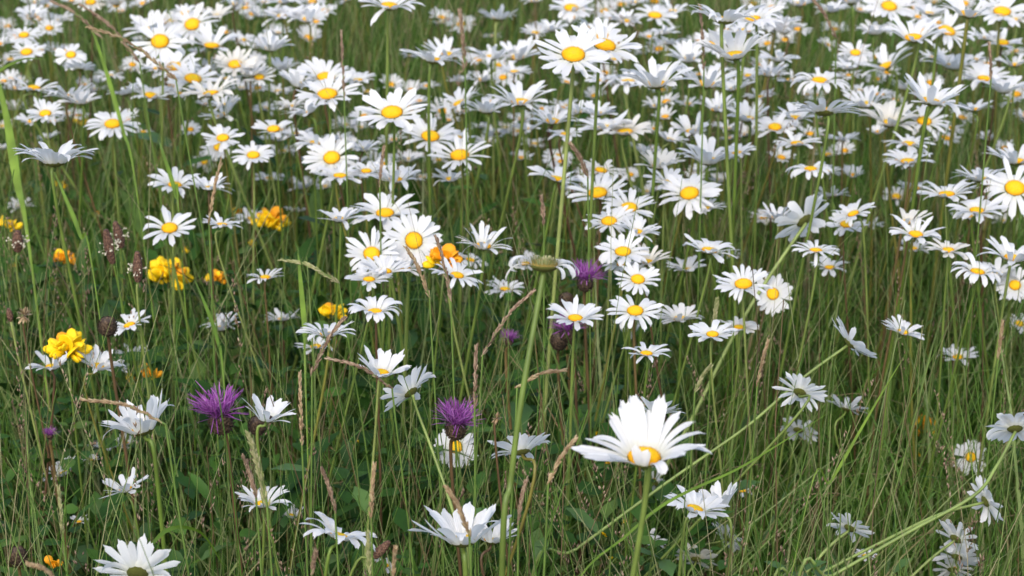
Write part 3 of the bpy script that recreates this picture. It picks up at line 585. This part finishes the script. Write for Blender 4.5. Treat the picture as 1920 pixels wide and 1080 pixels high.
# ---------------------------------------------------------------- grass seed heads, given by tip and lower end of the spike
SEED = [((525, 487), (635, 530), 'green', 1.75, 13, 'pale arching grass seed head drooping left below the yellow trefoil'), ((158, 750), (310, 795), 'tan', 1.35, 9, 'long tan grass seed head lying across the cupped daisy'),
 ((893, 650), (890, 762), 'purple', 1.5, 11, 'brown upright grass seed head left of the thick pale stem'), ((1000, 545), (905, 665), 'purple', 1.6, 8, 'long curved brown grass seed head arching right to the withered daisy'),
 ((562, 700), (566, 835), 'tan', 1.5, 9, 'tan upright grass seed head between knapweed and left-leaning daisy'), ((645, 597), (585, 700), 'purple', 1.55, 11, 'brown slanting grass seed head crossing the side-on daisy'),
 ((615, 672), (735, 728), 'purple', 1.58, 8, 'dark arching grass seed head above the left-leaning daisy'), ((1057, 694), (970, 725), 'tan', 1.42, 9, 'tan grass seed head sticking out right of the thick stem'),
 ((465, 812), (500, 945), 'green', 1.32, 22, 'fluffy pale green grass seed head below the larger knapweed'), ((1078, 824), (1028, 905), 'tan', 1.3, 9, 'tan pointed grass seed head left of the largest daisy'),
 ((1331, 688), (1303, 735), 'green', 1.55, 10, 'small pale grass seed head in the open green right of the middle'), ((762, 465), (805, 555), 'tan', 1.6, 9, 'pale brown grass seed head crossing just below the face-on daisy'),
 ((818, 445), (845, 560), 'purple', 1.62, 9, 'grey brown grass seed head in front of the orange trefoil'), ((605, 882), (628, 955), 'purple', 1.35, 7, 'thin purple grass seed head above the curling daisy'), ((702, 872), (696, 970), 'tan', 1.35, 8, 'pale slim upright grass seed head in shade above bottom middle'),
 ((592, 1035), (585, 1078), 'purple', 1.25, 10, 'purplish grass seed head at the bottom left of the curling daisy'), ((741, 1030), (738, 1078), 'tan', 1.25, 6, 'pale thin grass seed head at the bottom beside the plantain'), ((690, 1000), (693, 1075), 'green', 1.25, 9, 'greyish grass seed head at the bottom under the curled petals'),
 ((838, 915), (880, 1000), 'tan', 1.26, 12, 'reddish brown grass seed head in front of the bottom middle daisy'), ((150, 8), (262, 118), 'purple', 2.1, 12, 'brown feathery grass seed head leaning left at the top left'), ((95, 2), (190, 70), 'purple', 2.2, 11, 'brown grass seed head at the top left, left of the feathery one'),
 ((165, 50), (330, 150), 'tan', 1.9, 15, 'tan drooping grass seed head above the upper left open daisy'), ((862, 20), (872, 130), 'purple', 2.0, 14, 'tall reddish grass seed head right of the top middle'), ((640, 60), (645, 180), 'purple', 2.0, 7, 'slim brown grass seed head above the even open daisy'),
 ((1312, 10), (1320, 130), 'purple', 1.95, 9, 'brown upright grass seed head crossing the long side-on top daisy'), ((1525, 0), (1568, 72), 'purple', 2.1, 12, 'brown leaning grass seed head in the dark gap at upper right'), ((1855, 82), (1858, 150), 'purple', 1.9, 5, 'dark slim grass spike at upper right'),
 ((720, 275), (712, 345), 'purple', 1.85, 7, 'reddish slim grass seed head left of the mid open daisy'), ((415, 300), (392, 420), 'tan', 1.8, 9, 'tan nodding grass seed head right of the lone daisy'), ((1070, 270), (1102, 330), 'purple', 1.8, 16, 'pinkish grass seed head in front of the dark gap near the middle'),
 ((1015, 370), (1020, 420), 'purple', 1.8, 10, 'purplish grass seed head just above the withered daisy'), ((55, 1058), (105, 1085), 'tan', 1.2, 8, 'tan grass seed head poking in at the bottom left corner'), ((110, 915), (118, 1000), 'green', 1.4, 6, 'small greenish grass seed head low at the left'),
 ((985, 905), (972, 975), 'purple', 1.3, 6, 'thin brown grass seed head right of the bottom pair'), ((1345, 560), (1335, 640), 'green', 1.75, 14, 'loose pale grass seed head above the low flat daisies'), ((1880, 605), (1872, 670), 'tan', 1.7, 7, 'thin tan grass seed head near the right edge'),
 ((455, 855), (480, 930), 'purple', 1.36, 8, 'purple brown grass seed head left of the fluffy green one'), ((1440, 640), (1420, 720), 'tan', 1.65, 6, 'thin tan grass seed head left of the mid right back-turned daisy')]
def seedhead(tip, low, mk, z, wpx, lab):
    random.seed(int(tip[0] * 3 + tip[1])); T, B = pt(*tip, z), pt(*low, z + .01); s = z / FPX; root_xy = B + (B - T) * random.uniform(.3, .8); base = np.array([root_xy[0], root_xy[1] + .02, -.01])
    root = thing('grass_seed_head', 'grass', tuple(base), lab, 'grass seed heads'); mid = (T + B) / 2 + np.array([0, 0, np.linalg.norm(T - B) * .10])
    sp = catmull([B, mid, T], 12); T0 = B + (B - T) * .25; T0[2] = min(T0[2], B[2]) ; st = catmull([base, base + (T0 - base) * .55 + np.array([0, 0, .03]), B], 8)[:-1] + sp
    v, f = tube([p - base for p in st], .0009, .0004, 4); mesh_obj('stem', v, f, M['stalk'], root)
    V, F = [], []; n = int(len(sp) * (3.2 if wpx < 12 else 4.5)); fluff = wpx / 2 * s * .62
    for k in range(n):
        t = random.random() ** .9; i = min(int(t * (len(sp) - 1)), len(sp) - 2); p = sp[i] + (sp[i + 1] - sp[i]) * (t * (len(sp) - 1) - i); d = sp[i + 1] - sp[i]; d /= np.linalg.norm(d)
        o = rng.normal(size=3); o -= d * (o @ d); o /= np.linalg.norm(o); out = fluff * (.9 - .5 * t) * random.uniform(.3, 1)
        c = p + o * out; ax = d + o * .35; ax /= np.linalg.norm(ax); q = np.array(Vector(ax).to_track_quat('Z', 'Y').to_matrix()); v, f = ellipsoid(c, (.00065, .00065, random.uniform(.0024, .0038)), q, 5, 5)
        b = len(V); V += v; F += [tuple(a + b for a in g) for g in f]
        if out > .0015: v, f = tube([p, c], .0002, .0002, 3); b = len(V); V += [tuple(g) for g in v]; F += [tuple(a + b for a in g) for g in f]
    mesh_obj('seed_spike', [tuple(np.array(a) - base) for a in V], F, M['seed_' + mk], root)
for a in SEED: seedhead(*a)

# ---------------------------------------------------------------- broad grass blades that stand out
BLADE = [([(62, 520), (32, 340), (8, 200), (-22, 90)], 24, 2.0, 'widest bright green grass blade at the left edge'), ([(262, 400), (228, 235), (185, 90), (165, 40)], 11, 2.15, 'bright green grass blade crossing left of the upper left open daisy petals'),
 ([(338, 440), (331, 370), (305, 285), (297, 262)], 11, 1.98, 'green grass blade crossing the flat daisy right of it at left'), ([(574, 760), (571, 620), (562, 510), (558, 455)], 13, 1.78, 'straight bright green grass blade between the trefoils'),
 ([(-40, 220), (-20, 150), (40, 112), (92, 112)], 8, 2.0, 'grass blade arching in over the left edge near the top'), ([(230, 1200), (290, 1015), (370, 995), (425, 1070)], 10, 1.4, 'grass blade arching over right of the bottom left fan daisy'),
 ([(425, 780), (408, 640), (380, 560), (362, 520)], 10, 1.75, 'grass blade leaning left above the larger purple knapweed'), ([(182, 560), (150, 440), (118, 360), (100, 320)], 11, 1.85, 'pale green stalk-like blade slanting below the wide left daisy'),
 ([(1500, 1000), (1560, 900), (1640, 760), (1700, 660)], 7, 1.5, 'pale green blade slanting up toward the right daisies'), ([(1000, 1290), (1190, 990), (1400, 870), (1560, 770)], 7, 1.34, 'long pale blade slanting right beneath the edge-on daisy')]
for pts_, wpx, z, lab in BLADE:
    W3 = [pt(px, py, z + .04 * i) for i, (px, py) in enumerate(pts_)][:]; dd = W3[0] - W3[1]; dd = dd / max(-dd[2], .05) * W3[0][2]; hl = math.hypot(dd[0], dd[1]); dd[:2] *= min(1, .16 / (hl + 1e-6)); base = W3[0] + dd; base[2] = -.01; path = catmull([base] + W3, 8)
    V, F = [], []; hw = wpx * z / FPX / 2; L_ = len(path)
    for i, p in enumerate(path):
        d = path[min(i + 1, L_ - 1)] - path[max(0, i - 1)]; d /= np.linalg.norm(d); o = np.cross(d, FW); o /= np.linalg.norm(o) + 1e-9; o = o * .9 + FW * .35; t = i / (L_ - 1); ww = hw * min(1, (1 - t) * 2.2 + .03, .22 + max(0, t - .25) * 2.2)
        V += [p - o * ww - base, p - base + FW * ww * .35, p + o * ww - base]
        if i: b = 3 * i; F += [(b - 3, b - 2, b + 1, b), (b - 2, b - 1, b + 2, b + 1)]
    o = mesh_obj('broad_grass', V, F, M['broad_blade']); o.location = base; o['label'] = lab; o['category'] = 'grass'; o['group'] = 'broad grass blades'

# ---------------------------------------------------------------- the mass of grass
OC = np.array(occl, float)
def thin_out(base, tipf, keep):                       # leaves the near side of each bloom mostly free of blades
    msk = np.ones(len(base), bool)
    for t in (.35, .55, .75, .9, 1.):
        p = tipf(t); d = p - CAM; z = d @ FW; px = 960 + FPX * (d @ RT) / z; py = 540 - FPX * (d @ UP) / z
        for i0 in range(0, len(OC), 40):
            o = OC[i0:i0 + 40]; dx = np.abs(px[:, None] - o[None, :, 0]); dy = np.abs(py[:, None] - o[None, :, 1] + o[None, :, 2] * .08)
            msk &= ~((dx < o[None, :, 2] * .5) & (dy < o[None, :, 2] * .34) & (z[:, None] < o[None, :, 3] + .02)).any(1)
    return msk | (rng.random(len(base)) < keep)
def scatter(n, x0, x1, y0, y1):
    xs = rng.uniform(-1, 1, n); ys = rng.uniform(y0, y1, n); half = x0 + (x1 - x0) * (ys - y0) / (y1 - y0); return np.stack([xs * half, ys, np.full(n, -.01)], 1)
def np_mesh(name, V, Fq, m, lab, smooth=True):
    me = bpy.data.meshes.new(name); me.vertices.add(len(V)); me.vertices.foreach_set('co', V.astype(np.float32).ravel()); n = len(Fq); k = Fq.shape[1]
    me.loops.add(n * k); me.loops.foreach_set('vertex_index', Fq.astype(np.int32).ravel()); me.polygons.add(n); me.polygons.foreach_set('loop_start', np.arange(0, n * k, k, dtype=np.int32))
    me.polygons.foreach_set('use_smooth', np.full(n, smooth)); me.materials.append(m); me.update(); me.validate()
    o = bpy.data.objects.new(name, me); sc.collection.objects.link(o); o['kind'] = 'stuff'; o['label'] = lab; o['category'] = 'grass'; return o
def blades(name, base, h, lean, hw, m, lab, ns=6, tubes=False, keep=.2, droop=0.):
    n = len(base)
    lx, ly = lean[:, 0], lean[:, 1]
    def pos(t):
        return base + np.stack([lx * t ** 1.7, ly * t ** 1.7, h * (t - droop * t ** 3)], 1)
    msk = thin_out(base, pos, keep); idx = np.where(msk)[0]; base, h, lx, ly, hw = base[idx], h[idx], lx[idx], ly[idx], hw[idx]; n = len(base)
    if np.ndim(droop): droop = droop[idx]
    az = rng.uniform(0, math.pi, n); wob = rng.normal(0, .006, (n, 2)); sx, sy = np.cos(az), np.sin(az) * .8
    K = 3 if tubes else 2; V = np.empty((n, ns, K, 3))
    for i in range(ns):
        t = i / (ns - 1); c = base + np.stack([lx * t ** 1.7 + wob[:, 0] * math.sin(t * 5), ly * t ** 1.7 + wob[:, 1] * math.sin(t * 4), h * (t - droop * t ** 3)], 1)
        ww = hw * ((1 - .45 * t) if tubes else (1.0 if t < .5 else max(.04, 1 - ((t - .5) * 2) ** 1.6)))
        if tubes:
            for k in range(3): a = az + k * 2.094; V[:, i, k] = c + np.stack([np.cos(a) * ww, np.sin(a) * ww, np.zeros(n)], 1)
        else:
            a2 = az + .8 * t; o = np.stack([np.cos(a2) * ww, np.sin(a2) * ww, np.zeros(n)], 1); V[:, i, 0] = c - o; V[:, i, 1] = c + o
    q = []
    for i in range(ns - 1):
        for k in range(K if tubes else 1): k2 = (k + 1) % K; q.append([i * K + k, i * K + k2, (i + 1) * K + k2, (i + 1) * K + k])
    q = np.array(q); Fq = (np.arange(n)[:, None, None] * ns * K + q[None]).reshape(-1, 4)
    return np_mesh(name, V.reshape(-1, 3), Fq, m, lab)
TUFT = scatter(2600, .62, 1.75, .85, 5.6)
def area(n):                                          # half the blades stand in tufts
    b = scatter(n, .62, 1.75, .85, 5.6); k = rng.random(n) < .5; b[k, :2] = TUFT[rng.integers(0, len(TUFT), k.sum()), :2] + rng.normal(0, .011, (k.sum(), 2)); return b
b = area(52000); n = len(b); blades('meadow_grass', b, rng.uniform(.12, .40, n), rng.normal(0, 1, (n, 2)) * .085, rng.uniform(.0008, .0023, n), M['grass'], 'dense green grass blades filling the meadow', keep=.05, droop=rng.uniform(0, .3, n))
b = area(15000); n = len(b); hh = rng.normal(.41, .08, n).clip(.2, .66); blades('grass_stalks', b, hh, rng.normal(0, 1, (n, 2)) * .07 + np.array([.01, 0]), rng.uniform(.0004, .0009, n), M['stalk'], 'thin upright grass stalks and bare stems between the daisies', ns=7, tubes=True, keep=.10)
b = area(3500); n = len(b); hh = rng.normal(.36, .06, n).clip(.2, .5); blades('pale_grass', b, hh, rng.normal(0, 1, (n, 2)) * .08, rng.uniform(.0012, .0022, n), M['pale_blade'], 'pale green grass blades', keep=.12)
# combed grass at the lower right leaning to the right
n = 800; b = np.stack([rng.uniform(-.3, .5, n), rng.uniform(.95, 1.7, n), np.full(n, -.01)], 1)
blades('leaning_grass', b, rng.uniform(.2, .42, n), np.stack([rng.uniform(.08, .40, n), rng.normal(0, .05, n)], 1), rng.uniform(.0006, .0014, n), M['pale_blade'], 'long pale grass combed over to the right at the lower right', ns=9, keep=.08)
n = 700; b = np.stack([rng.uniform(-.7, -.1, n), rng.uniform(.95, 1.9, n), np.full(n, -.01)], 1)
blades('upright_pale_grass', b, rng.uniform(.25, .42, n), np.stack([rng.normal(-.03, .07, n), rng.normal(0, .05, n)], 1), rng.uniform(.0009, .0017, n), M['pale_blade'], 'greyish green grass at the lower left', ns=7, keep=.15)
b = area(2600); n = len(b); hh = rng.normal(.46, .08, n).clip(.25, .66); blades('fine_pale_stalks', b, hh, rng.normal(0, 1, (n, 2)) * .11, rng.uniform(.00035, .0006, n), M['fine'], 'hair-thin pale grass stalks leaning every way', ns=9, tubes=True, keep=.45)
def panicles(n):                                      # loose flowering grass tops, too many and too fine to count
    b = area(n); h = rng.normal(.47, .06, n).clip(.3, .62); lean = rng.normal(0, 1, (n, 2)) * .09
    pos = lambda t: b + np.stack([lean[:, 0] * t ** 1.7, lean[:, 1] * t ** 1.7, h * (t - .06 * t ** 3)], 1)
    k = thin_out(b, pos, .3); b, h, lean = b[k], h[k], lean[k]; n = len(b); pos = lambda t: b + np.stack([lean[:, 0] * t ** 1.7, lean[:, 1] * t ** 1.7, h * (t - .06 * t ** 3)], 1)
    blades('panicle_stalks', b, h, lean, np.full(n, .0005), M['fine'], 'fine stalks of flowering grasses', ns=7, tubes=True, keep=1., droop=np.full(n, .06))
    V, m = [], 26; fl = rng.uniform(.001, .007, n)
    for j in range(m):
        t = rng.uniform(.80, 1.0, n); tt = t
        p = b + np.stack([lean[:, 0] * tt ** 1.7, lean[:, 1] * tt ** 1.7, h * (tt - .06 * tt ** 3)], 1); d = rng.normal(size=(n, 3)); d /= np.linalg.norm(d, axis=1)[:, None]
        c = p + d * (fl * (1.05 - (t - .8) * 4))[:, None]; L = rng.uniform(.0016, .0030, n)[:, None]; ax = d * .5 + np.array([0, 0, 1.]); ax /= np.linalg.norm(ax, axis=1)[:, None]; o = np.cross(ax, rng.normal(size=(n, 3))); o /= np.linalg.norm(o, axis=1)[:, None]; u = np.cross(ax, o); w_ = .0007
        V.append(np.stack([c - ax * L, c + o * w_, c + u * w_, c - o * w_, c - u * w_, c + ax * L], 1))
    V = np.concatenate(V).reshape(-1, 6, 3); q = np.array([[0, 2, 1], [0, 3, 2], [0, 4, 3], [0, 1, 4], [5, 1, 2], [5, 2, 3], [5, 3, 4], [5, 4, 1]])
    np_mesh('grass_panicles', V.reshape(-1, 3), (np.arange(len(V))[:, None, None] * 6 + q[None]).reshape(-1, 3), M['seed_purple'], 'fine purplish brown flowering grass tops among the daisies')
panicles(1100)
n = 150; b = np.stack([rng.uniform(-.15, .45, n), rng.uniform(1.0, 1.5, n), np.full(n, -.01)], 1)
blades('slanting_stalks', b, rng.uniform(.2, .40, n), np.stack([rng.uniform(.18, .42, n), rng.normal(0, .06, n)], 1), rng.uniform(.0005, .0011, n), M['pale_blade'], 'long pale stalks slanting to the right in front at the lower right', ns=9, tubes=True, keep=.08)
# ground cover leaves
def leaves(name, n, xr, yr, zr, sz, lab):
    c = np.stack([rng.uniform(*xr, n), rng.uniform(*yr, n), rng.uniform(*zr, n)], 1); a = rng.uniform(0, 6.283, n); e = rng.normal(.25, .5, n); L = rng.uniform(*sz, n); wf = rng.uniform(.18, .42, n) * (1 if sz[1] < .05 else .36)
    d = np.stack([np.cos(a) * np.cos(e), np.sin(a) * np.cos(e), np.sin(e)], 1); o = np.stack([-np.sin(a), np.cos(a), rng.normal(0, .3, n)], 1); u = np.cross(d, o); V = np.empty((n, 4, 3, 3))
    for i, (s, ww) in enumerate([(0, .12), (.35, .9), (.7, .8), (1, .08)]):
        m = c + d * (L * s)[:, None] + u * (-.25 * L * s * s)[:, None]
        for k, kk in enumerate((-1, 0, 1)): V[:, i, k] = m + o * (kk * ww * wf * L)[:, None] + u * (abs(kk) * .18 * ww * wf * L)[:, None]
    q = np.array([[i * 3 + k, i * 3 + k + 1, (i + 1) * 3 + k + 1, (i + 1) * 3 + k] for i in range(3) for k in range(2)])
    ob = np_mesh(name, V.reshape(-1, 3), (np.arange(n)[:, None, None] * 12 + q[None]).reshape(-1, 4), M['leaf'], lab); ob['category'] = 'ground cover'
leaves('ground_cover', 26000, (-1.3, 1.3), (1.0, 5.2), (0, .15), (.010, .028), 'small dark green leaves covering the ground under the grass')
leaves('leafy_undergrowth', 11000, (-.66, .16), (1.15, 2.2), (.05, .33), (.008, .026), 'leafy dark undergrowth at the lower left')

def strands(name, n, xr, yr, zr, L, m, lab, w):      # loose fallen blades lying criss-cross among the upright ones
    c = np.stack([rng.uniform(*xr, n), rng.uniform(*yr, n), rng.uniform(*zr, n)], 1); ang = rng.uniform(0, 6.283, n); ln = rng.uniform(*L, n)
    lean = np.stack([np.cos(ang) * ln, np.sin(ang) * ln * .6], 1); b = c.copy()
    return blades(name, b, ln * rng.uniform(.15, .9, n), lean, rng.uniform(*w, n), m, lab, ns=7, keep=.1, droop=rng.uniform(0, .9, n))
strands('fallen_grass', 2600, (-.8, .8), (1.0, 3.2), (.03, .26), (.08, .26), M['grass'], 'loose bent grass blades crossing the upright ones', (.0006, .0014))
strands('dry_grass', 900, (-.8, .8), (1.0, 3.0), (.03, .24), (.06, .2), M['seed_tan'], 'dry tan wisps of old grass low in the meadow', (.0005, .0010))
leaves('broad_leaves', 900, (-.66, .05), (1.15, 2.6), (.08, .34), (.03, .075), 'narrow dark green leaves of knapweed and plantain')
